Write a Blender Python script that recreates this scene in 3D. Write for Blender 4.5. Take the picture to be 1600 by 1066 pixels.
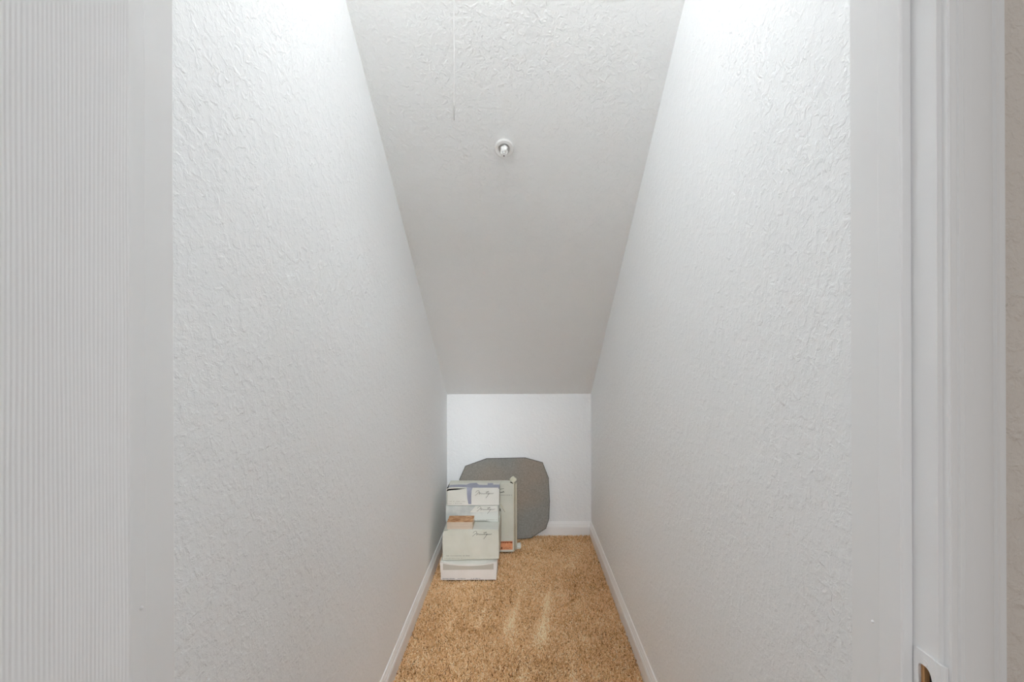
import bpy, bmesh, math, random
import numpy as np
from mathutils import Vector, Matrix, noise

for o in list(bpy.data.objects):
    bpy.data.objects.remove(o)
S = bpy.context.scene
COL = S.collection

# ------------------------------------------------------------------ camera
F = 715.0                    # focal length in pixels of the 1600 wide frame
VX, VY = 813.0, 545.0        # where the camera axis meets the picture
H = 1.285                    # camera height
cam = bpy.data.cameras.new('camera')
cam.sensor_width = 36.0
cam.lens = 36.0 * F / 1600.0
cam.shift_x = (800 - VX) / 1600.0
cam.shift_y = (VY - 533) / 1600.0
cam.clip_start = 0.01
co = bpy.data.objects.new('camera', cam)
COL.objects.link(co)
co.location = (0, 0, H)
co.rotation_euler = (Matrix.Rotation(math.radians(90), 3, 'X') @ Matrix.Rotation(math.radians(-0.2), 3, 'Z')).to_euler()
S.camera = co

# ------------------------------------------------------------------ world, exposure
W = bpy.data.worlds.new('world')
S.world = W
W.use_nodes = True
W.node_tree.nodes['Background'].inputs['Color'].default_value = (0.95, 0.98, 1.0, 1)
W.node_tree.nodes['Background'].inputs['Strength'].default_value = 0.53
BULB = 144.0
# added fill light, standing in for an unseen window across the room behind the camera
fill = bpy.data.lights.new('room_fill', 'AREA')
fill.shape = 'RECTANGLE'
fill.size, fill.size_y = 2.4, 2.4
fill.energy = 760.0
fill.color = (0.93, 0.97, 1.0)
wo = bpy.data.objects.new('room_fill', fill)
COL.objects.link(wo)
wo.location = (0.75, -9.0, 4.8)
wo.rotation_euler = (math.radians(90 - 21), 0, 0)
S.cycles.max_bounces = 24
S.cycles.diffuse_bounces = 24
S.view_settings.view_transform = 'Standard'
S.view_settings.look = 'None'
S.view_settings.gamma = 1.0
S.view_settings.use_curve_mapping = False
S.view_settings.exposure = 0.22

# ------------------------------------------------------------------ the place, in metres
XL, XR = -0.511, 0.489       # closet side walls
YN, YF, YB = 0.4036, 0.509, 3.178   # room side and closet side of the door wall, back wall
ZB = 0.97                    # where the sloped ceiling meets the back wall
SL = 0.734                   # rise of the slope per metre
ZT = 2.742                   # flat top
YT = YB - (ZT - ZB) / SL
OL, OR, OZ = -0.385, 0.368, 2.04   # door opening
random.seed(4)
rng = np.random.default_rng(4)


def px(x, y, Y):
    """world x and z of a picture point at depth Y"""
    return ((x - VX) * Y / F, H - (y - VY) * Y / F)


# ------------------------------------------------------------------ materials
def lin(c):
    return tuple(((v / 255) / 12.92 if v <= 10 else ((v / 255 + 0.055) / 1.055) ** 2.4) for v in c) + (1,)


def mat(name, col, rough=0.6, spec=0.3, metal=0.0):
    m = bpy.data.materials.new(name)
    m.use_nodes = True
    b = m.node_tree.nodes['Principled BSDF']
    b.inputs['Base Color'].default_value = tuple(col[:3]) + (1,)
    b.inputs['Roughness'].default_value = rough
    b.inputs['Specular IOR Level'].default_value = spec
    b.inputs['Metallic'].default_value = metal
    return m


class NT:
    def __init__(self, m):
        self.t = m.node_tree
        self.b = self.t.nodes['Principled BSDF']

    def n(self, typ, **kw):
        nd = self.t.nodes.new(typ)
        for k, v in kw.items():
            if k in nd.inputs:
                nd.inputs[k].default_value = v
            else:
                setattr(nd, k, v)
        return nd

    def l(self, a, ao, b, bi):
        self.t.links.new(a.outputs[ao], b.inputs[bi])

    def math(self, op, a, b=None, c=None):
        nd = self.t.nodes.new('ShaderNodeMath')
        nd.operation = op
        for i, v in enumerate((a, b, c)):
            if v is None:
                continue
            if isinstance(v, (int, float)):
                nd.inputs[i].default_value = v
            else:
                self.t.links.new(v, nd.inputs[i])
        return nd.outputs[0]


def drywall(name, col, strength=0.68, dist=0.0016):
    """hand trowelled, knocked down wall texture"""
    m = mat(name, col, 0.75, 0.2)
    t = NT(m)
    tc = t.n('ShaderNodeTexCoord')
    big = t.n('ShaderNodeTexNoise', Scale=5.0, Detail=2.0)
    n1 = t.n('ShaderNodeTexNoise', Scale=48.0, Detail=4.0, Roughness=0.55, Distortion=0.45)
    n2 = t.n('ShaderNodeTexNoise', Scale=105.0, Detail=3.0, Roughness=0.6, Distortion=0.5)
    n3 = t.n('ShaderNodeTexNoise', Scale=300.0, Detail=2.0)
    for k in (big, n1, n2, n3):
        t.l(tc, 'Object', k, 'Vector')

    def step(nd, a, b):
        r = t.n('ShaderNodeMapRange', interpolation_type='SMOOTHSTEP')
        r.inputs['From Min'].default_value = a
        r.inputs['From Max'].default_value = b
        t.l(nd, 'Fac', r, 'Value')
        return r.outputs['Result']
    plate = step(n1, 0.45, 0.64)
    bits = step(n2, 0.44, 0.70)
    mask = step(big, 0.35, 0.65)
    h = t.math('MULTIPLY', plate, t.math('MULTIPLY_ADD', mask, 0.35, 0.65))
    h = t.math('MULTIPLY_ADD', bits, 0.45, h)
    h = t.math('MULTIPLY_ADD', n3.outputs['Fac'], 0.25, h)
    bp = t.n('ShaderNodeBump', Strength=strength, Distance=dist)
    t.t.links.new(h, bp.inputs['Height'])
    t.l(bp, 'Normal', t.b, 'Normal')
    return m


WALL = drywall('white_wall_paint', (0.892, 0.908, 0.919))
CEIL = drywall('white_ceiling_paint', (0.885, 0.895, 0.892), 0.85)
BEIGE = drywall('beige_room_paint', (0.76, 0.705, 0.65))
TRIM = mat('white_trim_paint', (0.88, 0.885, 0.89), 0.35, 0.45)


def door_mat():
    m = mat('white_grained_door', (0.80, 0.80, 0.80), 0.4, 0.4)
    t = NT(m)
    tc = t.n('ShaderNodeTexCoord')
    mp = t.n('ShaderNodeMapping')
    mp.inputs['Scale'].default_value = (1, 1, 0.10)
    w = t.n('ShaderNodeTexWave', wave_type='BANDS', bands_direction='Y', Scale=92.0, Distortion=9.0, Detail=3.0)
    w.inputs['Detail Scale'].default_value = 0.22
    nz = t.n('ShaderNodeTexNoise', Scale=130.0, Detail=3.0)
    t.l(tc, 'Object', mp, 'Vector')
    t.l(mp, 'Vector', w, 'Vector')
    t.l(mp, 'Vector', nz, 'Vector')
    h = t.math('MULTIPLY_ADD', nz.outputs['Fac'], 0.9, w.outputs['Fac'])
    bp = t.n('ShaderNodeBump', Strength=0.16, Distance=0.0006)
    t.t.links.new(h, bp.inputs['Height'])
    t.l(bp, 'Normal', t.b, 'Normal')
    return m


DOOR = door_mat()


def blotchy(name, c1, c2, scale, rough=0.85, lo=0.35, hi=0.65, bump=0.0, detail=4.0, stretch=(1, 1, 1)):
    m = mat(name, c1, rough, 0.15)
    t = NT(m)
    tc = t.n('ShaderNodeTexCoord')
    mp = t.n('ShaderNodeMapping')
    mp.inputs['Scale'].default_value = stretch
    n = t.n('ShaderNodeTexNoise', Scale=scale, Detail=detail)
    r = t.n('ShaderNodeValToRGB')
    r.color_ramp.elements[0].position = lo
    r.color_ramp.elements[0].color = tuple(c1[:3]) + (1,)
    r.color_ramp.elements[1].position = hi
    r.color_ramp.elements[1].color = tuple(c2[:3]) + (1,)
    t.l(tc, 'Object', mp, 'Vector')
    t.l(mp, 'Vector', n, 'Vector')
    t.l(n, 'Fac', r, 'Fac')
    t.l(r, 'Color', t.b, 'Base Color')
    if bump:
        bp = t.n('ShaderNodeBump', Strength=0.5, Distance=bump)
        t.l(n, 'Fac', bp, 'Height')
        t.l(bp, 'Normal', t.b, 'Normal')
    return m


GREEN = blotchy('pale_green_card', lin((204, 205, 192)), lin((214, 214, 203)), 9)
GREEN2 = blotchy('grey_green_card', lin((210, 212, 204)), lin((219, 220, 214)), 9)
PALE = blotchy('white_green_card', lin((214, 215, 207)), lin((222, 222, 216)), 7)
SMUDGE = blotchy('smudged_white_card', lin((184, 190, 188)), lin((214, 217, 212)), 10, lo=0.38, hi=0.6)
WHITE = blotchy('white_card', lin((222, 216, 210)), lin((230, 226, 221)), 8)
CREAM = blotchy('cream_card', lin((206, 203, 184)), lin((216, 214, 198)), 10)
BAND = mat('grey_print', lin((190, 185, 174)), 0.8)
INK = mat('dark_ink', lin((88, 88, 78)), 0.8)
PALEINK = mat('grey_ink', lin((166, 163, 154)), 0.8)
SLITSHADE = mat('slit_shade_card', lin((122, 112, 90)), 0.95)  # tone of the shade in the upright carton's end slit
DARKCARD = mat('card_inside', lin((60, 54, 42)), 0.95)
TAPE = blotchy('blue_grey_tape', lin((146, 150, 166)), lin((160, 163, 180)), 20, rough=0.4)
ORANGE = blotchy('orange_label', lin((222, 150, 108)), lin((232, 168, 128)), 60, rough=0.7)
RUST = mat('rust_print', lin((140, 70, 40)), 0.8)
BLACK = mat('black_print', lin((40, 26, 20)), 0.8)
TILEEDGE = mat('cream_tile_edge', lin((206, 190, 172)), 0.8)
TILETOP = blotchy('brown_tile_face', lin((164, 116, 78)), lin((214, 172, 134)), 38, lo=0.38, hi=0.62, stretch=(1, 2.5, 1))
PLASTIC = mat('white_plastic', (0.84, 0.84, 0.83), 0.3, 0.5)
STEEL = mat('brushed_steel', (0.6, 0.58, 0.55), 0.35, 0.5, 1.0)
HOLE = mat('dark_hole', (0.03, 0.03, 0.03), 0.9)
WOOD = blotchy('bare_wood', lin((150, 104, 64)), lin((206, 164, 118)), 60, stretch=(1, 1, 0.12))
BOARD = blotchy('grey_felt', lin((144, 143, 138)), lin((158, 146, 134)), 2.4, rough=0.95, lo=0.42, hi=0.60, detail=2.0)
_t = NT(BOARD)
_tc = _t.n('ShaderNodeTexCoord')
_n = _t.n('ShaderNodeTexNoise', Scale=120.0, Detail=5.0, Roughness=0.75)
_r = _t.n('ShaderNodeMapRange')
_r.inputs['From Min'].default_value, _r.inputs['From Max'].default_value = 0.3, 0.7
_r.inputs['To Min'].default_value, _r.inputs['To Max'].default_value = 0.72, 1.22
_m = _t.n('ShaderNodeMix', data_type='RGBA', blend_type='MULTIPLY')
_m.inputs['Factor'].default_value = 1.0
_src = _t.b.inputs['Base Color'].links[0].from_socket
_t.l(_tc, 'Object', _n, 'Vector')
_t.l(_n, 'Fac', _r, 'Value')
_t.t.links.new(_src, _m.inputs[6])
_t.t.links.new(_r.outputs['Result'], _m.inputs[7])
_t.t.links.new(_m.outputs[2], _t.b.inputs['Base Color'])
BOARDEDGE = mat('dark_felt_edge', lin((84, 82, 78)), 0.95)
CORD = mat('white_cord', (0.90, 0.90, 0.89), 0.7)
CORDTIP = mat('grey_cord_tip', (0.35, 0.34, 0.32), 0.7)


def carpet_mat():
    m = mat('brown_carpet_yarn', (0.4, 0.3, 0.2), 0.95, 0.05)
    t = NT(m)
    a = t.n('ShaderNodeAttribute', attribute_name='shade')
    r = t.n('ShaderNodeValToRGB')
    e = r.color_ramp.elements
    e[0].position = 0.0
    e[0].color = lin((140, 98, 60))
    e[1].position = 1.0
    e[1].color = lin((255, 244, 214))
    for p, c in ((0.28, (219, 174, 122)), (0.62, (245, 210, 164))):
        k = e.new(p)
        k.color = lin(c)
    t.l(a, 'Fac', r, 'Fac')
    t.l(r, 'Color', t.b, 'Base Color')
    return m


YARN = carpet_mat()
BACKING = blotchy('brown_carpet_base', lin((120, 84, 50)), lin((160, 118, 76)), 160)


def bulb_mat():
    m = mat('lit_bulb', (0.9, 0.9, 0.9), 0.4)
    b = m.node_tree.nodes['Principled BSDF']
    b.inputs['Emission Color'].default_value = (0.985, 0.985, 0.98, 1)
    b.inputs['Emission Strength'].default_value = BULB
    return m


GLOW = bulb_mat()


# ------------------------------------------------------------------ mesh helpers
class MB:
    def __init__(self):
        self.v, self.f, self.m = [], [], []

    def add(self, vs, fs, mi=0):
        o = len(self.v)
        self.v += [tuple(p) for p in vs]
        self.f += [tuple(i + o for i in f) for f in fs]
        self.m += [mi] * len(fs)
        return self

    def box(self, x0, x1, y0, y1, z0, z1, mi=0):
        vs = [(x, y, z) for x in (x0, x1) for y in (y0, y1) for z in (z0, z1)]
        return self.add(vs, [(0, 1, 3, 2), (4, 6, 7, 5), (0, 4, 5, 1), (2, 3, 7, 6), (0, 2, 6, 4), (1, 5, 7, 3)], mi)

    def prism(self, poly, fn, a, b, mi=0):
        """poly of 2D points, fn(u, v, w) gives a point, w runs a to b"""
        n = len(poly)
        vs = [fn(u, v, a) for u, v in poly] + [fn(u, v, b) for u, v in poly]
        fs = [tuple(range(n))[::-1], tuple(range(n, 2 * n))]
        fs += [(i, (i + 1) % n, n + (i + 1) % n, n + i) for i in range(n)]
        return self.add(vs, fs, mi)

    def grid_box(self, x0, x1, y0, y1, z0, z1, nx, ny, nz, fn=None, mi=0):
        idx, vs, fs = {}, [], []

        def vid(i, j, k):
            if (i, j, k) not in idx:
                p = Vector((x0 + (x1 - x0) * i / nx, y0 + (y1 - y0) * j / ny, z0 + (z1 - z0) * k / nz))
                idx[(i, j, k)] = len(vs)
                vs.append(fn(p) if fn else p)
            return idx[(i, j, k)]
        for i in range(nx):
            for j in range(ny):
                fs.append((vid(i, j, 0), vid(i, j + 1, 0), vid(i + 1, j + 1, 0), vid(i + 1, j, 0)))
                fs.append((vid(i, j, nz), vid(i + 1, j, nz), vid(i + 1, j + 1, nz), vid(i, j + 1, nz)))
        for i in range(nx):
            for k in range(nz):
                fs.append((vid(i, 0, k), vid(i + 1, 0, k), vid(i + 1, 0, k + 1), vid(i, 0, k + 1)))
                fs.append((vid(i, ny, k), vid(i, ny, k + 1), vid(i + 1, ny, k + 1), vid(i + 1, ny, k)))
        for j in range(ny):
            for k in range(nz):
                fs.append((vid(0, j, k), vid(0, j, k + 1), vid(0, j + 1, k + 1), vid(0, j + 1, k)))
                fs.append((vid(nx, j, k), vid(nx, j + 1, k), vid(nx, j + 1, k + 1), vid(nx, j, k + 1)))
        return self.add(vs, fs, mi)

    def tube(self, pts, r, n=8, mi=0):
        pts = [Vector(p) for p in pts]
        vs, fs = [], []
        for i, p in enumerate(pts):
            d = (pts[min(i + 1, len(pts) - 1)] - pts[max(i - 1, 0)]).normalized()
            a = d.orthogonal().normalized() if abs(d.z) < 0.9 else Vector((1, 0, 0)).cross(d).normalized()
            b = d.cross(a)
            rr = r[i] if isinstance(r, (list, tuple)) else r
            for k in range(n):
                t = 2 * math.pi * k / n
                vs.append(p + a * (rr * math.cos(t)) + b * (rr * math.sin(t)))
        for i in range(len(pts) - 1):
            for k in range(n):
                fs.append((i * n + k, i * n + (k + 1) % n, (i + 1) * n + (k + 1) % n, (i + 1) * n + k))
        fs.append(tuple(range(n))[::-1])
        fs.append(tuple((len(pts) - 1) * n + k for k in range(n)))
        return self.add(vs, fs, mi)

    def lathe(self, prof, o, ax, n=32, mi=0):
        """prof is (radius, height along ax) pairs"""
        o, ax = Vector(o), Vector(ax).normalized()
        a = ax.orthogonal().normalized()
        b = ax.cross(a)
        vs, fs = [], []
        for r, h in prof:
            for k in range(n):
                t = 2 * math.pi * k / n
                vs.append(o + ax * h + (a * math.cos(t) + b * math.sin(t)) * max(r, 1e-5))
        for i in range(len(prof) - 1):
            for k in range(n):
                fs.append((i * n + k, i * n + (k + 1) % n, (i + 1) * n + (k + 1) % n, (i + 1) * n + k))
        fs.append(tuple(range(n))[::-1])
        fs.append(tuple((len(prof) - 1) * n + k for k in range(n)))
        return self.add(vs, fs, mi)

    def ribbon(self, pts, w, y, mi=0, t=0.0006):
        """an ink stroke of width w printed on a face at depth y; pts are x, z pairs"""
        P = [Vector((p[0], p[1])) for p in pts]
        ls = []
        for i, p in enumerate(P):
            d = (P[min(i + 1, len(P) - 1)] - P[max(i - 1, 0)])
            d = d.normalized() if d.length > 1e-9 else Vector((1, 0))
            nn = Vector((-d.y, d.x)) * (w / 2)
            ls.append((p + nn, p - nn))
        vs, fs = [], []
        for a, b in ls:
            vs += [(a.x, y - t, a.y), (b.x, y - t, b.y), (a.x, y + t, a.y), (b.x, y + t, b.y)]
        for i in range(len(ls) - 1):
            o = i * 4
            fs += [(o, o + 4, o + 5, o + 1), (o + 2, o + 3, o + 7, o + 6), (o, o + 2, o + 6, o + 4), (o + 1, o + 5, o + 7, o + 3)]
        e = (len(ls) - 1) * 4
        fs += [(0, 1, 3, 2), (e, e + 2, e + 3, e + 1)]
        return self.add(vs, fs, mi)

    def build(self, name, mats, parent=None, origin=(0, 0, 0), bevel=0.0, segs=2, smooth=False):
        if not isinstance(mats, (list, tuple)):
            mats = [mats]
        me = bpy.data.meshes.new(name)
        off = Vector(origin)
        if parent is not None:
            off = Vector(world_loc(parent)) + Vector(origin)
        me.from_pydata([tuple(Vector(p) - off) for p in self.v], [], self.f)
        for m in mats:
            me.materials.append(m)
        me.polygons.foreach_set('material_index', self.m)
        bm = bmesh.new()
        bm.from_mesh(me)
        bmesh.ops.recalc_face_normals(bm, faces=bm.faces)
        bm.to_mesh(me)
        bm.free()
        if smooth:
            me.polygons.foreach_set('use_smooth', [True] * len(me.polygons))
        o = bpy.data.objects.new(name, me)
        COL.objects.link(o)
        if parent is not None:
            o.parent = parent
            o.location = origin
        else:
            o.location = off
        if bevel:
            b = o.modifiers.new('bevel', 'BEVEL')
            b.width = bevel
            b.segments = segs
            b.limit_method = 'ANGLE'
            b.angle_limit = math.radians(40)
        return o


def world_loc(o):
    p = Vector(o.location)
    while o.parent is not None:
        o = o.parent
        p += Vector(o.location)
    return p


def thing(name, label, cat, loc, group=None):
    o = bpy.data.objects.new(name, None)
    o.empty_display_size = 0.05
    COL.objects.link(o)
    o.location = loc
    return tag(o, label, cat, group)


def tag(o, label, cat, group=None, kind=None):
    o['label'] = label
    o['category'] = cat
    if group:
        o['group'] = group
    if kind:
        o['kind'] = kind
    return o


def struct(o, label, cat):
    return tag(o, label, cat, kind='structure')


# ------------------------------------------------------------------ shell
struct(MB().box(-1.7, 1.7, -1.9, YB + 0.1, -0.06, -0.019).build('floor', BACKING),
       'floor under the brown carpet of the narrow closet', 'floor')
struct(MB().box(XL - 0.1, XL, YF - 0.0, YB + 0.1, -0.02, ZT).build('wall_left', WALL),
       'white textured side wall on the left, behind the stacked boxes', 'wall')
struct(MB().box(XR, XR + 0.1, YF - 0.0, YB + 0.1, -0.02, ZT).build('wall_right', WALL),
       'white textured side wall on the right, bare down to the baseboard', 'wall')
struct(MB().box(XL, XR, YB, YB + 0.1, -0.02, ZB).build('wall_back', WALL),
       'low white back wall under the sloped ceiling', 'wall')
cprof = [(YB + 0.1, ZB - 0.1 * SL), (YT, ZT), (YF, ZT), (YF, ZT + 0.08), (YT + 0.05, ZT + 0.08), (YB + 0.1, ZB + 0.06)]
struct(MB().prism([(YB, ZB), (YT, ZT), (YF, ZT), (YF, ZT + 0.08), (YT + 0.04, ZT + 0.08), (YB, ZB + 0.1)],
                  lambda u, v, w: (w, u, v), XL, XR).build('ceiling', CEIL),
       'white textured ceiling sloping down under the stairs to the back wall', 'ceiling')
JT = 0.019
wf = MB()
wf.box(-1.7, OL - JT, YN, YF, -0.02, ZT + 0.08)
wf.box(OR + JT, 1.7, YN, YF, -0.02, ZT + 0.08)
wf.box(OL - JT, OR + JT, YN, YF, OZ + JT, ZT + 0.08)
wfo = wf.build('wall_front', [WALL, BEIGE])
for p in wfo.data.polygons:
    if p.normal.y < -0.9:
        p.material_index = 1
struct(wfo, 'beige room wall around the doorway, at the right edge', 'wall')

struct(MB().box(0.285, 1.7, -1.4, -1.0, -0.02, ZT + 0.08).build('wall_blocker', BEIGE),  # unseen wall end, added to keep the fill light off the door casing
       'added beige wall end behind the camera, shading the door casing, out of view', 'wall')

# baseboards: stepped profile as (out from the wall, height)
BP = [(0, -0.02), (0.014, -0.02), (0.014, 0.050), (0.0125, 0.053), (0.0125, 0.058), (0.010, 0.0605),
      (0.0095, 0.068), (0.0070, 0.073), (0.0055, 0.079), (0.0035, 0.083), (0, 0.083)]
struct(MB().prism(BP, lambda u, v, w: (XL + u, w, v), YF, YB).build('baseboard_left', TRIM),
       'white moulded baseboard along the left wall', 'baseboard')
struct(MB().prism(BP, lambda u, v, w: (XR - u, w, v), YF, YB).build('baseboard_right', TRIM),
       'white moulded baseboard along the right wall', 'baseboard')
struct(MB().prism(BP, lambda u, v, w: (w, YB - u, v), XL + 0.0, XR - 0.0).build('baseboard_back', TRIM),
       'short white moulded baseboard along the back wall', 'baseboard')

# ------------------------------------------------------------------ door frame
SY0, SY1, SX = 0.429, 0.458, 0.011      # stop


def nick(mb, o, ax, r):
    mb.lathe([(r, -0.0008), (r * 0.9, 0.0004), (r * 0.5, 0.0014), (0.0001, 0.0018)], o, ax, 10)


jl = MB().box(OL - JT, OL, YN, YF, -0.019, OZ)
o = jl.build('trim_1', TRIM, bevel=0.0015)
struct(o, 'white left door jamb beside the open door', 'door jamb')
st = MB().box(OL, OL + SX, SY0, SY1, -0.019, OZ - SX).build('door_stop', TRIM, o, bevel=0.002)
nk = MB()
nick(nk, (OL + SX, 0.4545 - 0.004, H - 0.254), (1, 0, 0), 0.0022)
nk.build('paint_drip', TRIM, o, smooth=True)

# right jamb with the latch pocket cut into it
HY0, HY1, HZ0, HZ1 = 0.4078, 0.4228, 0.962, 0.995
jr = MB()
jr.box(OR, OR + JT, YN, YF, -0.019, HZ0)
jr.box(OR, OR + JT, YN, YF, HZ1, OZ)
jr.box(OR, OR + JT, YN, HY0, HZ0, HZ1)
jr.box(OR, OR + JT, HY1, YF, HZ0, HZ1)
o = jr.build('trim_2', TRIM)
struct(o, 'white right door jamb with the latch strike', 'door jamb')
MB().box(OR - SX, OR, SY0, SY1, -0.019, OZ - SX).build('door_stop', TRIM, o, bevel=0.002)
nk = MB()
nick(nk, (OR, 0.479, H - 0.287), (-1, 0, 0), 0.0018)
nk.build('paint_drip', TRIM, o, smooth=True)
# bare wood inside the pocket
wd = MB()
wd.box(OR + 0.0012, OR + 0.0060, HY1 - 0.0035, HY1 - 0.0001, HZ0, HZ1)
MB().box(OR + 0.0065, OR + JT - 0.001, HY0 + 0.0001, HY1 - 0.0001, HZ0, HZ1).build('pocket_shade', HOLE, o)  # near-black block stands in for the shade deep in the pocket
wd.build('latch_mortise', WOOD, o)['label'] = 'bare wood in the latch hole'
# strike plate: rounded outline with a D shaped hole
cy, cz = (HY0 + HY1) / 2, (HZ0 + HZ1) / 2
ring_o, ring_i = [], []
N = 160
for k in range(N):
    t = 2 * math.pi * k / N
    c, s = math.cos(t), math.sin(t)

    def supel(a0, a1, b0, b1, p):
        a = a1 if c > 0 else a0
        b = b1 if s > 0 else b0
        r = 1.0 / ((abs(c) / a) ** p + (abs(s) / b) ** p) ** (1 / p)
        return (cy + c * r, cz + s * r)
    ring_o.append(supel(cy - 0.4055, 0.4275 - cy, 0.0285, 0.0285, 14))
    # the side nearer the room is rounded, the other straight
    ring_i.append(supel((HY1 - HY0) / 2, (HY1 - HY0) / 2, 0.0165, 0.0165, 2.2 if c < 0 else 6))
x0, x1 = OR - 0.0016, OR + 0.0004
sp = MB()
vs = [(x0, *p) for p in ring_o] + [(x0, *p) for p in ring_i] + [(x1, *p) for p in ring_o] + [(x1, *p) for p in ring_i]
fs = []
for k in range(N):
    j = (k + 1) % N
    fs += [(k, j, N + j, N + k), (2 * N + k, 3 * N + k, 3 * N + j, 2 * N + j),
           (k, 2 * N + k, 2 * N + j, j), (N + k, N + j, 3 * N + j, 3 * N + k)]
sp.add(vs, fs)
# curved lip running out to the edge of the jamb
lip = [(OR - 0.0014, 0.4065), (OR - 0.0014, 0.4000), (OR + 0.0006, 0.3972), (OR + 0.0022, 0.3968), (OR + 0.0006, 0.4010), (OR - 0.0004, 0.4065)]
sp.prism(lip, lambda u, v, w: (u, v, w), 0.9505, 1.0065)
plate = sp.build('strike_plate', TRIM, o)
plate['label'] = 'painted-over latch strike plate'
for zz in (0.9985, 0.9575):
    MB().lathe([(0.0030, 0), (0.0026, 0.0005), (0.0008, 0.0003)], (x0, 0.4150, zz), (-1, 0, 0), 12).build('screw', TRIM, plate)

o = MB().box(OL - JT, OR + JT, YN, YF, OZ, OZ + JT).box(OL + SX, OR - SX, SY0, SY1, OZ - SX, OZ).build('trim_3', TRIM)
struct(o, 'white head of the door frame', 'door head')
# casing on the room side, profile as (out from the opening, depth in front of the wall)
CP = [(0.0045, 0.0), (0.0045, 0.0052), (0.0055, 0.0064), (0.0072, 0.0060), (0.0105, 0.0070), (0.0113, 0.0088), (0.0145, 0.0090),
      (0.0165, 0.0078), (0.0220, 0.0092), (0.0340, 0.0110), (0.0372, 0.0114), (0.0384, 0.0136), (0.0404, 0.0141), (0.0452, 0.0140),
      (0.0463, 0.0130), (0.0463, 0.0)]
o = MB().prism(CP, lambda u, v, w: (OR + u, YN - v, w), -0.019, OZ + 0.0463).build('trim_4', TRIM)
struct(o, 'white moulded casing on the room side, right of the doorway', 'door casing')
o = MB().prism(CP, lambda u, v, w: (OL - u, YN - v, w), -0.019, OZ + 0.0463).build('trim_5', TRIM)
struct(o, 'white moulded casing on the room side, left of the doorway', 'door casing')
o = MB().prism(CP, lambda u, v, w: (w, YN - v, OZ + u), OL - 0.0045, OR + 0.0045).build('trim_6', TRIM)
struct(o, 'white moulded casing over the doorway', 'door casing')

# door leaf, standing open at a right angle into the room
DX0, DX1, DY1, DW, DH = -0.380, -0.345, 0.404, 0.745, 2.02
DY0 = DY1 - DW
dl = MB()
zr = [0.004, 0.24, 0.80, 1.0, 1.60, 1.70, 1.90, DH]
ys = [DY0, DY0 + 0.108, DY0 + 0.322, DY1 - 0.322, DY1 - 0.108, DY1]
dl.box(DX0, DX1, ys[0], ys[1], zr[0], DH)
dl.box(DX0, DX1, ys[4], ys[5], zr[0], DH)
dl.box(DX0, DX1, ys[2], ys[3], zr[0], DH)
for a, b in ((0, 1), (2, 3), (4, 5), (6, 7)):
    for c, d in ((1, 2), (3, 4)):
        dl.box(DX0, DX1, ys[c], ys[d], zr[a], zr[b])
for a, b in ((1, 2), (3, 4), (5, 6)):
    for c, d in ((1, 2), (3, 4)):
        dl.box(DX0 + 0.007, DX1 - 0.007, ys[c], ys[d], zr[a], zr[b])
        dl.box(DX0 + 0.002, DX1 - 0.002, ys[c] + 0.03, ys[d] - 0.03, zr[a] + 0.03, zr[b] - 0.03)
door = dl.build('door_1', DOOR)
struct(door, 'white wood-grained door standing open at the left edge', 'door')
for zz in (0.2, 1.0, 1.8):
    hg = MB().box(OL + 0.0002, DX0 - 0.0002, 0.372, 0.402, zz - 0.045, zz + 0.045).build('hinge', STEEL, door)
for s, xx in ((1, DX1), (-1, DX0)):
    MB().lathe([(0.032, 0), (0.032, 0.006), (0.012, 0.010), (0.011, 0.03), (0.026, 0.045), (0.028, 0.058), (0.02, 0.066), (0, 0.068)],
               (xx, DY0 + 0.06, 0.965), (s, 0, 0), 24).build('door_knob', STEEL, door, smooth=True)

# ------------------------------------------------------------------ ceiling light and its pull cord, sprinkler
NS = Vector((0, -SL, -1)).normalized()          # down and out of the slope


def on_slope(x, y):
    return Vector((x, y, ZB + SL * (YB - y)))


LM = Vector((-0.045, 0.630, ZT))
DN = Vector((0, 0, -1))
lamp = thing('ceiling_light', 'bare-bulb lampholder above the doorway with a thin pull cord hanging into view', 'ceiling light', LM)
MB().lathe([(0.058, -0.001), (0.058, 0.012), (0.050, 0.020), (0.030, 0.026), (0.026, 0.052), (0.024, 0.054), (0, 0.054)],
           LM, DN, 32).build('lampholder', PLASTIC, lamp, smooth=False, bevel=0.001)
MB().lathe([(0.012, 0.054), (0.014, 0.070), (0.020, 0.088), (0.028, 0.108), (0.030, 0.124), (0.027, 0.140), (0.018, 0.152), (0.006, 0.157), (0, 0.1575)],
           LM, DN, 32).build('bulb', GLOW, lamp, smooth=True)
cx, czb = px(710.3, 188, 0.640)
ca = LM + DN * 0.05
cpts = [LM + DN * 0.022 + Vector((-0.028, 0.006, 0)), Vector((cx, 0.640, ca.z - 0.03))]
for k in range(1, 13):
    t = k / 12
    cpts.append(Vector((cx + 0.0012 * math.sin(t * 9), 0.640 + 0.001 * math.sin(t * 6), (ca.z - 0.03) * (1 - t) + czb * t)))
MB().tube(cpts, 0.0004, 6).build('pull_cord', CORD, lamp, smooth=True)['label'] = 'thin pale pull cord'
MB().tube([cpts[-1] + Vector((0, 0, 0.021)), cpts[-1] + Vector((0, -0.0003, 0.012)), cpts[-1]], 0.0005, 6).build('cord_tip', CORDTIP, lamp, smooth=True)

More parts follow.
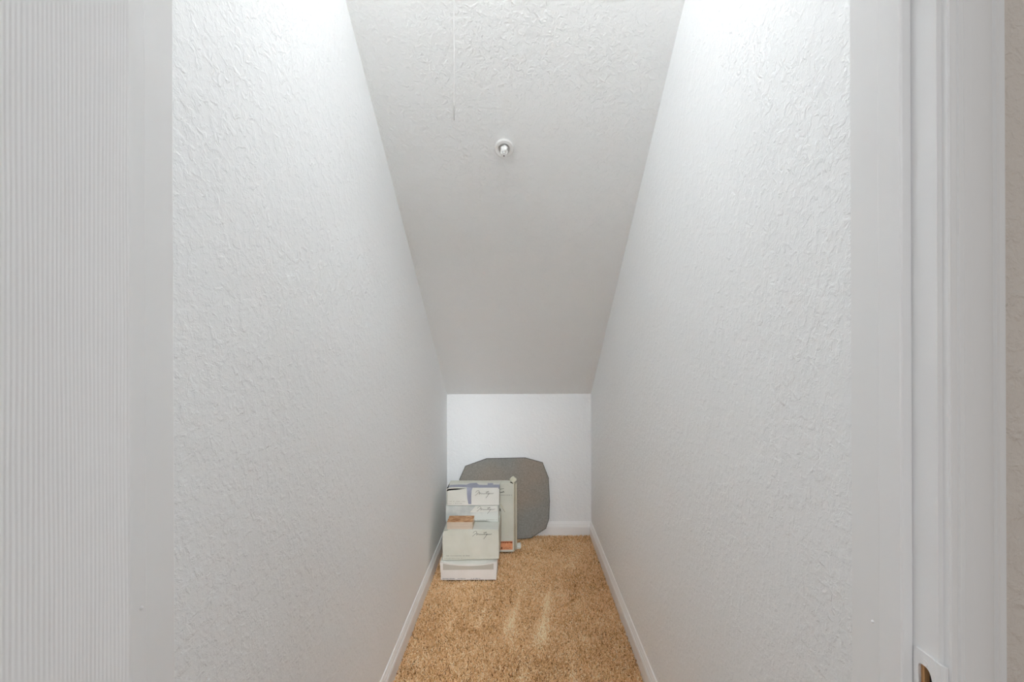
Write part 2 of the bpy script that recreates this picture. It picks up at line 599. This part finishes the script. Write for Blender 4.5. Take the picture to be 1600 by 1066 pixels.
SM = on_slope(px(789, 231, 1.72)[0], 1.72)
sk = thing('fire_sprinkler', 'small round white sprinkler head on the sloped ceiling', 'sprinkler', SM)
MB().lathe([(0.0365, -0.001), (0.0370, 0.0060), (0.0355, 0.0095), (0.0325, 0.0105), (0.0290, 0.0095), (0.0255, 0.0080),
            (0.0235, 0.0085), (0.0220, 0.0080), (0.0205, 0.0010), (0.0, 0.0010)], SM, NS, 48).build('escutcheon', PLASTIC, sk, smooth=True)
MB().lathe([(0.0150, 0.0050), (0.0125, 0.0100), (0.0110, 0.0170), (0.0095, 0.0210), (0.0050, 0.0235), (0.0, 0.0240)], SM, NS, 24).build('body', PLASTIC, sk, smooth=True)
ux, uy = Vector((1, 0, 0)), NS.cross(Vector((1, 0, 0)))
for s in (-1, 1):
    MB().tube([SM + NS * 0.018 + ux * (s * 0.010), SM + NS * 0.028 + ux * (s * 0.0115), SM + NS * 0.040 + ux * (s * 0.0085), SM + NS * 0.050 + ux * (s * 0.0025)],
              [0.0026, 0.0024, 0.0024, 0.0028], 8).build('frame_arm', PLASTIC, sk, smooth=True)
MB().tube([SM + NS * 0.022, SM + NS * 0.034, SM + NS * 0.050], [0.0022, 0.0026, 0.0022], 8).build('heat_bulb', PLASTIC, sk, smooth=True)
df = MB().lathe([(0.0040, 0.048), (0.0110, 0.0515), (0.0112, 0.0530), (0.0040, 0.0545), (0.0, 0.0545)], SM, NS, 24).build('deflector', PLASTIC, sk, smooth=False)
MB().lathe([(0.0024, 0.0543), (0.0024, 0.0550), (0.0, 0.0550)], SM, NS, 16).build('screw', HOLE, df)['label'] = 'dark centre screw'

# ------------------------------------------------------------------ cartons
BG = 'tile cartons stacked in the closet corner'


def crumple(a, scale, seed, sag=None):
    def fn(p):
        d = noise.noise_vector(p * scale + Vector((seed, seed * 2.3, -seed))) * a
        q = p + d
        return sag(p, q) if sag else q
    return fn


def rows(mb, spans, y, w, seed):
    """lines of small print, too small to read: rows of short uneven strokes; spans are (x0, x1, z)"""
    r = random.Random(seed)
    for a, b, z in spans:
        x = a
        while x < b:
            l = r.uniform(0.002, 0.0045)
            h = r.uniform(0.5, 1.0) * w
            mb.ribbon([(x, z), (x + l, z)], h, y)
            x += l + r.uniform(0.0010, 0.0035)
            if r.random() < 0.12:
                x += 0.006


# the handwriting logo, traced in units of picture pixels from its upper left corner
LOGO = [
    [(1.0, 5.6), (2.4, 3.6), (4.6, 2.2), (6.2, 2.6), (6.8, 4.4), (6.9, 6.2)],
    [(0.2, 10.6), (1.4, 9.6), (3.4, 7.8), (5.4, 6.1), (6.9, 5.0), (7.4, 5.6), (7.2, 7.2), (6.4, 8.8)],
    [(6.4, 8.8), (7.6, 7.4), (9.2, 6.6), (10.0, 6.8), (10.1, 8.0), (11.2, 7.9), (12.2, 6.9), (12.6, 7.8), (13.8, 7.9), (14.8, 7.0), (15.4, 7.9),
     (16.8, 7.7), (18.4, 6.8)],
    [(22.0, 3.4), (20.2, 4.8), (18.6, 6.6), (18.4, 7.8), (19.6, 7.8), (21.0, 6.8)],
    [(17.4, 4.9), (20.0, 4.6), (22.6, 4.5)],
    [(22.8, 6.6), (21.4, 7.0), (21.2, 8.4), (22.6, 8.0), (23.2, 6.8), (21.6, 9.6), (19.6, 12.2), (17.6, 14.6)],
    [(22.6, 8.2), (24.2, 7.2), (24.8, 6.8), (24.9, 8.0), (26.2, 7.6), (27.0, 6.8), (27.4, 7.8), (28.6, 7.2), (30.4, 6.7)],
]


def logo(mb, ox, oy, Y, k=1.0, w=0.0015):
    for s in LOGO:
        mb.ribbon([px(ox + a * k, oy + b * k, Y) for a, b in s], w, Y - 0.0012)


# 1: white carton at the bottom, its top sagging along the front
Y1 = 2.545
a0, a1 = px(687.4, 0, Y1)[0], px(774.5, 0, Y1)[0]


def sag1(p, q):
    u = (p.x - a0) / (a1 - a0)
    if p.z > 0.09:
        front = max(0.0, 1 - (p.y - Y1) / 0.035)
        q.z -= front * 0.017 * math.sin(math.pi * min(max(u, 0), 1)) ** 0.8
    if p.z > 0.05:
        q.x += 0.004 * (u - 0.5) * 2 * (p.z / 0.1)
    if p.z < 0.001:
        q.z = p.z
    return q


t1 = thing('cardboard_box', 'white carton lying flat on the carpet, bottom of the stack by the left wall', 'box',
           ((a0 + a1) / 2, Y1 + 0.15, 0), BG)
MB().grid_box(a0, a1, Y1, Y1 + 0.30, 0.0, 0.100, 18, 14, 8, crumple(0.0012, 18, 1, sag1)).build('body', WHITE, t1, bevel=0.0015)
b = MB()
bx0, bx1 = px(691, 0, Y1)[0], px(770, 0, Y1)[0]
n = 16
pts_t, pts_b = [], []
for i in range(n + 1):
    u = i / n
    x = bx0 + (bx1 - bx0) * u
    uu = (x - a0) / (a1 - a0)
    pts_t.append((x, 0.0935 - 0.017 * math.sin(math.pi * uu) ** 0.8 + 0.001))
    pts_b.append((x, px(0, 890.2 - 0.6 * u, Y1)[1]))
b.prism(pts_t + pts_b[::-1], lambda u, v, w: (u, w, v), Y1 - 0.0026, Y1 - 0.0008)
b.build('printed_band', BAND, t1)['label'] = 'grey printed band'
for q0, q1, sd in ((690.5, 709, 3), (714, 728, 4), (735, 749, 7)):
    pr = MB()
    rows(pr, [(px(q0, 0, Y1)[0], px(q1, 0, Y1)[0], 0.0085)], Y1 - 0.0022, 0.0036, sd)
    pr.build('small_print', INK, t1)
# loose flaps lying over the sagging top
fl = MB()
fl.grid_box(a0 + 0.001, a1 - 0.001, Y1 - 0.001, Y1 + 0.298, 0.1003, 0.1023, 18, 12, 1,
            lambda p: Vector((p.x, p.y, p.z - max(0.0, 1 - (p.y - Y1) / 0.035) * 0.017 * math.sin(math.pi * min(max((p.x - a0) / (a1 - a0), 0), 1)) ** 0.8)))
fl.build('lid_flap', PALE, t1)

# 2: pale green carton on top of it
Y2 = 2.560
b0, b1 = px(690.2, 0, Y2)[0], px(778.6, 0, Y2)[0]
Z20, Z21 = 0.1045, 0.2715


def sag2(p, q):
    u = (p.x - b0) / (b1 - b0)
    q.z += 0.006 * (u - 0.3) * max(0.0, 1 - (p.z - Z20) / 0.08)
    if p.z < Z20 + 0.002:
        q.z = max(q.z, 0.1030)
    if p.z > Z21 - 0.03 and u < 0.08:
        q.x += 0.007 * (p.z - (Z21 - 0.03)) / 0.03
        q.z -= 0.004
    return q


t2 = thing('cardboard_box.001', 'pale green carton with script lettering, on the white carton and under the tile samples', 'box',
           ((b0 + b1) / 2, Y2 + 0.15, Z20), BG)
MB().grid_box(b0, b1, Y2, Y2 + 0.30, Z20, Z21, 18, 14, 10, crumple(0.0010, 16, 5, sag2)).build('body', GREEN, t2, bevel=0.002)
lg = MB()
logo(lg, 737.0, 827.5, Y2 - 0.0005)
lg.build('lettering', INK, t2)
pr = MB()
rows(pr, [(px(696, 0, Y2)[0], px(733, 0, Y2)[0], px(0, 868.2, Y2)[1])], Y2 - 0.0022, 0.0042, 5)
pr.build('small_print', PALEINK, t2)
pr = MB()
rows(pr, [(px(693, 0, Y2)[0], px(720, 0, Y2)[0], px(0, 872.2, Y2)[1])], Y2 - 0.0022, 0.003, 6)
pr.build('small_print', PALEINK, t2)
fp = MB()
fp.box(b0 + 0.008, b1 - 0.006, Y2 + 0.004, Y2 + 0.148, Z21 + 0.0003, Z21 + 0.0018)
fp.box(b0 + 0.008, b1 - 0.006, Y2 + 0.151, Y2 + 0.296, Z21 + 0.0003, Z21 + 0.0018)
fp.build('lid_flap', GREEN2, t2)

# 3: grey-white carton set back on it
Y3 = 2.672
ZZ2 = Z21 + 0.002
c0, c1 = px(695.6, 0, Y3)[0], px(777.8, 0, Y3)[0]
Z31 = 0.3685
t3 = thing('cardboard_box.002', 'grey-white carton with script lettering, behind the tile samples and under the taped carton', 'box',
           ((c0 + c1) / 2, Y3 + 0.05, ZZ2), BG)


def sag3(p, q):
    u = (p.x - c0) / (c1 - c0)
    if p.z < ZZ2 + 0.002:
        q.z = ZZ2 + 0.0004 + (0.0065 if 0.45 < u < 0.78 and p.y < Y3 + 0.03 else 0)
    return q


MB().grid_box(c0, c1, Y3, Y3 + 0.10, ZZ2, Z31, 18, 6, 8, crumple(0.0010, 18, 9, sag3)).build('body', SMUDGE, t3, bevel=0.0018)
lg = MB()
logo(lg, 744.2, 789.2, Y3 - 0.0005, 0.93)
lg.build('lettering', INK, t3)
pa = MB().prism([px(733.5, 800.5, Y3), px(742.0, 790.6, Y3), px(776.0, 790.0, Y3), px(776.0, 799.0, Y3), px(745, 800.4, Y3)],
                lambda u, v, w: (u, w, v), Y3 - 0.0015, Y3 - 0.0008).build('printed_panel', PALE, t3)
pr = MB()
rows(pr, [(px(745, 0, Y3)[0], px(775, 0, Y3)[0], px(0, 812.2, Y3)[1])], Y3 - 0.0018, 0.003, 8)
pr.build('small_print', PALEINK, t3)

# 4: taped carton on top, built of separate panels with the torn corner open
d0, d1 = px(696.8, 0, Y3)[0], px(779.2, 0, Y3)[0]
Z40, Z41 = Z31 + 0.0018, 0.4725
YK = Y3 + 0.102
t4 = thing('cardboard_box.003', 'white carton with blue-grey tape and a torn corner, topmost of the stack', 'box',
           ((d0 + d1) / 2, Y3 + 0.05, Z40), BG)
fr = [(d0 + 0.0036, Z40 + 0.0006), (d1, Z40 + 0.0006), (d1, Z41 - 0.0006), (px(741, 0, Y3)[0], Z41 - 0.0006), (px(731, 0, Y3)[0], Z41 - 0.0015),
      px(720, 764.4, Y3), px(713, 765.4, Y3), px(704, 766.0, Y3), px(699, 766.8, Y3), (d0 + 0.0040, px(0, 768, Y3)[1])]
MB().prism(fr, lambda u, v, w: (u, w, v), Y3, Y3 + 0.003).build('front_panel', PALE, t4, bevel=0.0006)
MB().box(d0, d1, Y3 + 0.003, YK, Z40, Z40 + 0.003).box(d0 - 0.002, d0 + 0.001, Y3 + 0.001, YK, Z40, Z41 - 0.008)\
    .box(d1 - 0.003, d1, Y3 + 0.003, YK, Z40, Z41 - 0.003).box(d0, d1, YK - 0.003, YK, Z40, Z41 - 0.003).build('body', GREEN2, t4)
MB().box(d0 + 0.0014, d1 - 0.004, Y3 + 0.0075, YK - 0.004, Z40 + 0.0032, Z41 - 0.0034).build('shade_filler', mat('torn_corner_shade', lin((34, 30, 26)), 0.9), t4)['label'] = 'dark filler standing for the shade inside the torn corner'  # near-black block, its colour stands for the shade inside the torn carton
tp = [(d0 + 0.012, Y3 + 0.004), (px(708, 0, Y3)[0], Y3 + 0.0015), (px(722, 0, Y3)[0], Y3 + 0.001), (d1, Y3 + 0.001), (d1, YK), (d0 + 0.004, YK)]
top = MB().prism(tp, lambda u, v, w: (u, v, w), Z41 - 0.003, Z41).build('lid_flap', PALE, t4, bevel=0.0006)
# torn front lip of the lid
MB().prism([(d0 - 0.002, Z41 - 0.014), (d0 + 0.001, Z41 - 0.010), (d0 + 0.014, Z41 - 0.0045), (d0 + 0.05, Z41 - 0.0025), (d0 + 0.06, Z41 - 0.0015), (d0 + 0.05, Z41 + 0.0005), (d0 + 0.012, Z41 - 0.0005), (d0 - 0.002, Z41 - 0.009)],
           lambda u, v, w: (u, w, v), Y3 + 0.0005, Y3 + 0.006).build('torn_edge', WHITE, t4)
lg = MB()
logo(lg, 741.6, 764.2, Y3, 0.95, 0.0014)
lg.build('lettering', INK, t4)
pr = MB()
rows(pr, [(px(700, 0, Y3)[0], px(727, 0, Y3)[0], px(0, 783.4, Y3)[1])], Y3 - 0.0008, 0.0025, 11)
pr.build('small_print', PALEINK, t4)
pr = MB()
rows(pr, [(px(698, 0, Y3)[0], px(721, 0, Y3)[0], px(0, 786.6, Y3)[1])], Y3 - 0.0008, 0.0025, 12)
pr.build('small_print', PALEINK, t4)
# tape: strip along the lid, two ends standing further back, strip down the front
tpz = Z41 + 0.0002


def lid(pts):
    return [((p - VX) * ((H - Z41) * F / (q - VY)) / F, min((H - Z41) * F / (q - VY), YK - 0.001)) for p, q in pts]


tm = MB()
tm.prism(lid([(699.5, 761.2), (706, 760.8), (715, 760.8), (728, 761.3), (739, 762.0), (779, 762.0), (779.4, 757.6), (769.8, 757.6), (769.6, 755.0), (761.4, 755.2),
              (761.0, 758.2), (748, 757.8), (745, 756.0), (744.6, 754.6), (734, 755.0), (728, 757.6), (720, 757.2), (703, 757.8)]),
         lambda u, v, w: (u, v, w), tpz, tpz + 0.0006)
tm.prism([px(728.6, 761.6, Y3), px(738.0, 761.6, Y3), px(736.2, 766, Y3), px(735.6, 775, Y3), px(735.6, 787.6, Y3), px(731.0, 787.4, Y3), px(729.2, 778, Y3), px(728.8, 770, Y3)],
         lambda u, v, w: (u, w, v), Y3 - 0.0012, Y3 - 0.0004)
tm.box(d1 - 0.004, d1 + 0.0008, Y3 - 0.0008, Y3 + 0.06, Z41 - 0.006, Z41 + 0.0006)
tm.build('tape', TAPE, t4)['label'] = 'blue-grey adhesive tape'

# 5: flat carton standing on edge behind
Y5, K5, Z51 = 2.890, 2.950, 0.4365
e0, e1 = px(701, 0, Y5)[0], px(801.5, 0, Y5)[0]
t5 = thing('cardboard_box.004', 'tall pale green carton with orange label standing on edge behind the stack', 'box', ((e0 + e1) / 2, (Y5 + K5) / 2, 0), BG)
MB().grid_box(e0, e1, Y5, K5, 0.0015, Z51, 16, 4, 18, crumple(0.0014, 12, 13)).build('body', GREEN, t5, bevel=0.002)
# end flaps on the right: a folded front edge, a slit, the back panel's edge
ef = MB()
ef.prism([(e1 - 0.002, Y5 - 0.0012), (e1 + 0.005, Y5 + 0.004), (e1 + 0.006, Y5 + 0.010), (e1 - 0.002, Y5 + 0.003)], lambda u, v, w: (u, v, w), 0.004, Z51 + 0.004)
ef.build('front_flap', CREAM, t5)
MB().box(e1 - 0.001, e1 + 0.0094, Y5 + 0.012, K5 - 0.006, 0.006, Z51 - 0.008).build('slit_filler', SLITSHADE, t5)['label'] = 'dark filler standing for the shade in the open end'  # dark block fills the slit, its colour stands for the shade there
eg = MB()
eg.prism([(e1 + 0.0095, Y5 + 0.014), (e1 + 0.0130, Y5 + 0.012), (e1 + 0.0215, Y5 + 0.030), (e1 + 0.0215, K5 - 0.004), (e1 + 0.0095, K5 - 0.004)], lambda u, v, w: (u, v, w), 0.008, Z51 - 0.012)
eg.build('end_flap', CREAM, t5, bevel=0.001)
# crushed top corner
cr = MB()
q = [px(797, 747.4, Y5 + 0.03), px(801, 745.0, Y5 + 0.03), px(806.4, 748.6, Y5 + 0.03), px(805.6, 750.6, Y5 + 0.03), px(801.8, 752.4, Y5 + 0.03)]
cr.prism(q, lambda u, v, w: (u, w, v), Y5 + 0.012, Y5 + 0.045)
cr.prism([px(795.6, 749.4, Y5), px(797.4, 749.0, Y5), px(803.0, 753.6, Y5), px(802.2, 756.2, Y5)], lambda u, v, w: (u, w, v), Y5 - 0.003, Y5 + 0.02)
cr.build('crushed_corner', CREAM, t5, bevel=0.0008)
dk = MB()
dk.prism([px(796.2, 753.0, Y5), px(797.6, 752.8, Y5), px(801.4, 755.2, Y5), px(800.6, 755.8, Y5), px(796.8, 754.4, Y5)], lambda u, v, w: (u, w, v), Y5 - 0.0028, Y5 - 0.0015)
dk.build('tear', DARKCARD, t5)['label'] = 'dark gap under the crushed corner'
dk = MB()
dk.prism([px(780.4, 788.4, Y5), px(781.4, 788.6, Y5), px(788.6, 799.8, Y5), px(787.8, 800.0, Y5)], lambda u, v, w: (u, w, v), Y5 - 0.0028, Y5 - 0.0015)
dk.build('tear', DARKCARD, t5)['label'] = 'dark slanting tear in the card'
dk = MB()
dk.prism([px(780.2, 793.4, Y5), px(781.6, 796.6, Y5), px(781.0, 802, Y5), px(779.8, 802, Y5)], lambda u, v, w: (u, w, v), Y5 - 0.0028, Y5 - 0.0015)
dk.build('tear', DARKCARD, t5)['label'] = 'short dark tear beside the stack'
tf = MB().prism([px(780.6, 786.4, Y5), px(783.2, 787.6, Y5), px(789.2, 797.6, Y5), px(788.8, 799.8, Y5), px(784.4, 793.6, Y5), px(781.2, 789.4, Y5)],
                lambda u, v, w: (u, w, v), Y5 - 0.010, Y5 - 0.0075).build('torn_flap', CREAM, t5)
# lettering partly hidden behind the stack
lg = MB()
lg.ribbon([px(a, b_, Y5) for a, b_ in ((779.0, 770.2), (780.6, 768.6), (781.6, 769.8), (783.2, 768.8), (784.0, 769.6), (785.6, 768.0), (787.0, 769.2))], 0.0048, Y5 - 0.0024)
lg.ribbon([px(a, b_, Y5) for a, b_ in ((779.6, 764.6), (783.0, 763.8), (786.6, 763.4))], 0.0022, Y5 - 0.0024)
lg.build('lettering', INK, t5)
pr = MB()
rows(pr, [(px(776, 0, Y5)[0], px(798.4, 0, Y5)[0], px(0, 773.6, Y5)[1])], Y5 - 0.0024, 0.007, 21)
pr.build('small_print', PALEINK, t5)
la = MB().prism([px(776, 846.0, Y5), px(799.8, 845.4, Y5), px(799.8, 858.6, Y5), px(776, 859.0, Y5)], lambda u, v, w: (u, w, v), Y5 - 0.0030, Y5 - 0.0016).build('label', ORANGE, t5)
lp = MB()
r_ = random.Random(2)
x = 779.6
while x < 798.5:
    w_ = r_.uniform(0.8, 1.8)
    h_ = r_.uniform(1.2, 2.6)
    lp.prism([px(x, 846.3, Y5), px(x + w_, 846.3, Y5), px(x + w_, 846.3 + h_, Y5), px(x, 846.3 + h_, Y5)], lambda u, v, w: (u, w, v), Y5 - 0.0036, Y5 - 0.0029)
    x += w_ + r_.uniform(0.0, 0.5)
lp.build('label_heading', RUST, la)
lp = MB()
for x in (778.9, 782.2):
    lp.prism([px(x, 854.6, Y5), px(x + 1.6, 854.6, Y5), px(x + 1.6, 858.0, Y5), px(x, 858.0, Y5)], lambda u, v, w: (u, w, v), Y5 - 0.0036, Y5 - 0.0029)
rows(lp, [(px(786, 0, Y5)[0], px(797, 0, Y5)[0], px(0, 855.4, Y5)[1]), (px(786, 0, Y5)[0], px(795, 0, Y5)[0], px(0, 857.2, Y5)[1])], Y5 - 0.0030, 0.0016, 31)
lp.build('label_print', [BLACK], la)
# loose tab at the foot of the carton
tb = MB()
tx0, tx1 = px(806.5, 0, 2.95)[0], px(812.6, 0, 2.95)[0]
tb.prism([(tx0 - 0.004, 0.012), (tx1, 0.014), (tx1 + 0.001, 0.030), (tx1 - 0.002, 0.041), (tx0 + 0.006, 0.038), (tx0 - 0.004, 0.034)], lambda u, v, w: (u, w, v), 2.935, 2.9385)
tb.prism([(tx1 - 0.002, 0.014), (tx1 + 0.001, 0.014), (tx1 + 0.001, 0.036), (tx1 - 0.002, 0.036)], lambda u, v, w: (u, w, v), 2.920, 2.940)
tb.prism([(tx0 - 0.004, 0.008), (tx1, 0.008), (tx1, 0.013), (tx0 - 0.004, 0.013)], lambda u, v, w: (u, w, v), 2.918, 2.940)
tb.build('loose_tab', PALE, t5)

# ------------------------------------------------------------------ tile samples on the green carton
TG = 'tile samples on the green carton'
YS = 2.566
TX0, TX1 = px(697.2, 0, YS)[0], px(737.6, 0, YS)[0]
z = Z21 + 0.0022
lay = [(0.0135, 0.000, 0.000, 'thickest cream tile sample, bottom of the small stack on the green carton', 0),
       (0.0105, 0.001, 0.001, 'cream tile sample, second from the bottom of the small stack on the green carton', 0),
       (0.0085, -0.001, 0.000, 'thin cream tile sample just under the brown-topped one in the small stack', 0),
       (0.0085, 0.000, 0.001, 'brown grained tile sample, topmost of the small stack on the green carton', 1)]
for i, (h, dx, dy, lab, brown) in enumerate(lay):
    nm = 'tile_sample' if i == 0 else 'tile_sample.%03d' % i
    oc = ((TX0 + TX1) / 2 + dx, YS + 0.048, z)
    tl = thing(nm, lab, 'tile', oc, TG)
    MB().box(TX0 + dx, TX1 + dx, YS + dy, YS + 0.096 + dy, z, z + h - 0.0022).build('body', TILEEDGE, tl, bevel=0.0008)
    MB().box(TX0 + dx + 0.0006, TX1 + dx - 0.0006, YS + dy + 0.0006, YS + 0.0954 + dy, z + h - 0.0022, z + h - 0.0006).build('face', TILETOP if brown else TILEEDGE, tl)
    z += h

# ------------------------------------------------------------------ grey board leaning on the back wall
BY0, BY1, BZ1 = 3.082, 3.160, 0.5315
lean = (BY1 - BY0) / BZ1
ol = [(716.8, 749), (726.2, 728), (759.5, 716.2), (820, 715.2), (847.4, 722.8), (856.6, 747), (858.4, 783), (857.2, 811), (852.2, 826.5), (828.6, 841.4),
      (812, 843.6), (762, 843.6), (744, 841), (722.5, 826.5), (717.8, 811), (715.8, 783)]
pp = []
for x, y in ol:
    # ray from the camera meets the leaning plane y = BY0 + lean * z
    k = (y - VY) / F
    Y = (BY0 + lean * H) / (1 + lean * k)
    pp.append(((x - VX) * Y / F, Y, max(0.002, H - k * Y)))
nb = Vector((0, 1, -lean)).normalized()
bd = MB()
n = len(pp)
TH = 0.007
vs = [Vector(p) for p in pp] + [Vector(p) + nb * TH for p in pp]
cen = sum((Vector(p) for p in pp), Vector()) / n
inn = [Vector(p) + (cen - Vector(p)).normalized() * 0.0042 for p in pp]
vs += inn
bd.add(vs, [tuple(range(2 * n, 3 * n))[::-1], tuple(range(n, 2 * n))], 0)
bd.f += [(i, (i + 1) % n, 2 * n + (i + 1) % n, 2 * n + i) for i in range(n)]
bd.m += [1] * n
bd.f += [(i, (i + 1) % n, n + (i + 1) % n, n + i) for i in range(n)]
bd.m += [1] * n
o = bd.build('board', [BOARD, BOARDEDGE], origin=((pp[2][0] + pp[3][0]) / 2, BY0, 0))
tag(o, 'grey many-sided board with cut corners leaning on the back wall', 'board')

# ------------------------------------------------------------------ carpet pile: curled yarns
def floor_pt(x, y):
    Y = F * H / (y - VY)
    return ((x - VX) * Y / F, Y)


def carpet():
    xa, xb, ya, yb = XL + 0.0150, XR - 0.0150, 1.10, YB - 0.0150
    sp = 0.0043
    gx = np.arange(xa, xb, sp)
    gy = np.arange(ya, yb, sp)
    X, Y = np.meshgrid(gx, gy)
    X = X.ravel() + rng.uniform(-0.5, 0.5, X.size) * sp
    Y = Y.ravel() + rng.uniform(-0.5, 0.5, Y.size) * sp
    X = np.clip(X, xa + 0.002, xb - 0.002)
    Y = np.clip(Y, ya, yb - 0.002)
    # not under the cartons
    keep = np.ones(X.size, bool)
    for (u0, u1, v0, v1) in ((a0 + 0.004, a1 - 0.004, Y1 + 0.005, Y1 + 0.296), (e0 + 0.004, e1 - 0.004, Y5 + 0.004, K5 - 0.003)):
        keep &= ~((X > u0) & (X < u1) & (Y > v0) & (Y < v1))
    X, Y = X[keep], Y[keep]
    n = X.size
    shade = np.clip(rng.normal(0.47, 0.22, n), 0, 1)
    # broad soft patches where the pile lies differently
    patch = np.array([noise.noise(Vector((x * 5, y * 5, 0.3))) + 0.9 * noise.noise(Vector((x * 16, y * 16, 1.3))) for x, y in zip(X, Y)])
    shade += patch * 0.14
    # pale flattened streaks left by the cleaner
    flat = np.zeros(n)
    streaks = [((858, 912), (843, 1002), 2.0, 9.0, 1.0), ((813, 922), (791, 988), 2.0, 8.0, 0.75), ((758, 944), (743, 980), 1.5, 6.0, 0.75),
               ((711, 958), (697, 982), 1.5, 5.0, 0.65), ((888, 866), (896, 887), 1.2, 2.5, 0.85), ((815, 1036), (814, 1075), 1.5, 5.0, 0.75),
               ((893, 1030), (897, 1075), 2.0, 7.0, 0.8), ((752, 1048), (742, 1080), 2.0, 6.0, 0.7), ((800, 985), (852, 999), 4.0, 5.0, 0.35),
               ((872, 905), (880, 940), 4.0, 6.0, 0.30), ((905, 985), (915, 1010), 4.0, 6.0, 0.25)]
    for p, q_, w0, w1, amp in streaks:
        A = np.array(floor_pt(*p))
        B = np.array(floor_pt(*q_))
        d = B - A
        L = np.hypot(*d)
        u = ((X - A[0]) * d[0] + (Y - A[1]) * d[1]) / L ** 2
        s = np.abs((X - A[0]) * d[1] - (Y - A[1]) * d[0]) / L
        ww = (w0 + (w1 - w0) * np.clip(u, 0, 1)) * A[1] / F
        g = np.exp(-(s / ww) ** 2) * (1 / (1 + np.exp(-(u + 0.02) * 25))) * (1 / (1 + np.exp((u - 1.0) * 25))) * (0.45 + 0.55 * np.clip(u, 0, 1))
        flat = np.maximum(flat, g * amp)
    shade += flat * 0.50
    shade = np.clip(shade, 0, 1)
    # yarn centre lines: 4 points, curling
    az = rng.uniform(0, 2 * np.pi, n)
    tilt = rng.uniform(0.35, 1.1, n)
    L = rng.uniform(0.013, 0.021, n)
    curl = rng.uniform(-1.6, 1.6, n)
    rad = rng.uniform(0.0011, 0.0018, n)
    K = 5
    P = np.zeros((n, K, 3))
    P[:, 0, 0], P[:, 0, 1], P[:, 0, 2] = X, Y, -0.019
    D = np.zeros((n, K, 3))
    for k in range(K):
        t = k / (K - 1)
        a = az + curl * t
        ti = np.clip(tilt * (0.25 + 1.15 * t), 0, 1.75)
        D[:, k] = np.stack([np.sin(ti) * np.cos(a), np.sin(ti) * np.sin(a), np.cos(ti)], 1)
        if k:
            P[:, k] = P[:, k - 1] + D[:, k] * (L / (K - 1))[:, None]
    P[:, :, 0] = np.clip(P[:, :, 0], xa - 0.0005, xb + 0.0005)
    P[:, :, 1] = np.clip(P[:, :, 1], ya - 0.01, yb + 0.0005)
    # frames
    up = np.array([0.0, 0.0, 1.0])
    side = np.cross(D, up)
    ln = np.linalg.norm(side, axis=2, keepdims=True)
    side = np.where(ln > 1e-3, side / np.maximum(ln, 1e-6), np.array([1.0, 0, 0]))
    oth = np.cross(side, D)
    M = 4
    taper = np.array([0.8, 1.0, 1.05, 1.0, 0.55])
    V = np.zeros((n, K, M, 3))
    for m in range(M):
        th = 2 * np.pi * m / M
        V[:, :, m] = P + (side * math.cos(th) + oth * math.sin(th)) * (rad[:, None] * taper[None])[:, :, None]
    V = V.reshape(-1, 3)
    base = (np.arange(n) * K * M)[:, None]
    loc = []
    for k in range(K - 1):
        for m in range(M):
            loc.append([k * M + m, k * M + (m + 1) % M, (k + 1) * M + (m + 1) % M, (k + 1) * M + m])
    loc.append([(K - 1) * M + m for m in range(M)])
    loc = np.array(loc)
    Fq = (base[:, :, None] + loc[None]).reshape(-1, 4)
    me = bpy.data.meshes.new('carpet_pile')
    me.vertices.add(len(V))
    me.vertices.foreach_set('co', V.astype(np.float32).ravel())
    me.loops.add(Fq.size)
    me.loops.foreach_set('vertex_index', Fq.astype(np.int32).ravel())
    me.polygons.add(len(Fq))
    me.polygons.foreach_set('loop_start', np.arange(0, Fq.size, 4, dtype=np.int32))
    me.polygons.foreach_set('use_smooth', np.ones(len(Fq), bool))
    me.update(calc_edges=True)
    at = me.attributes.new('shade', 'FLOAT', 'POINT')
    at.data.foreach_set('value', np.repeat(shade, K * M).astype(np.float32))
    me.materials.append(YARN)
    ob = bpy.data.objects.new('carpet_pile', me)
    COL.objects.link(ob)
    tag(ob, 'brown curled carpet pile with pale vacuum streaks on the closet floor', 'carpet', kind='stuff')


carpet()
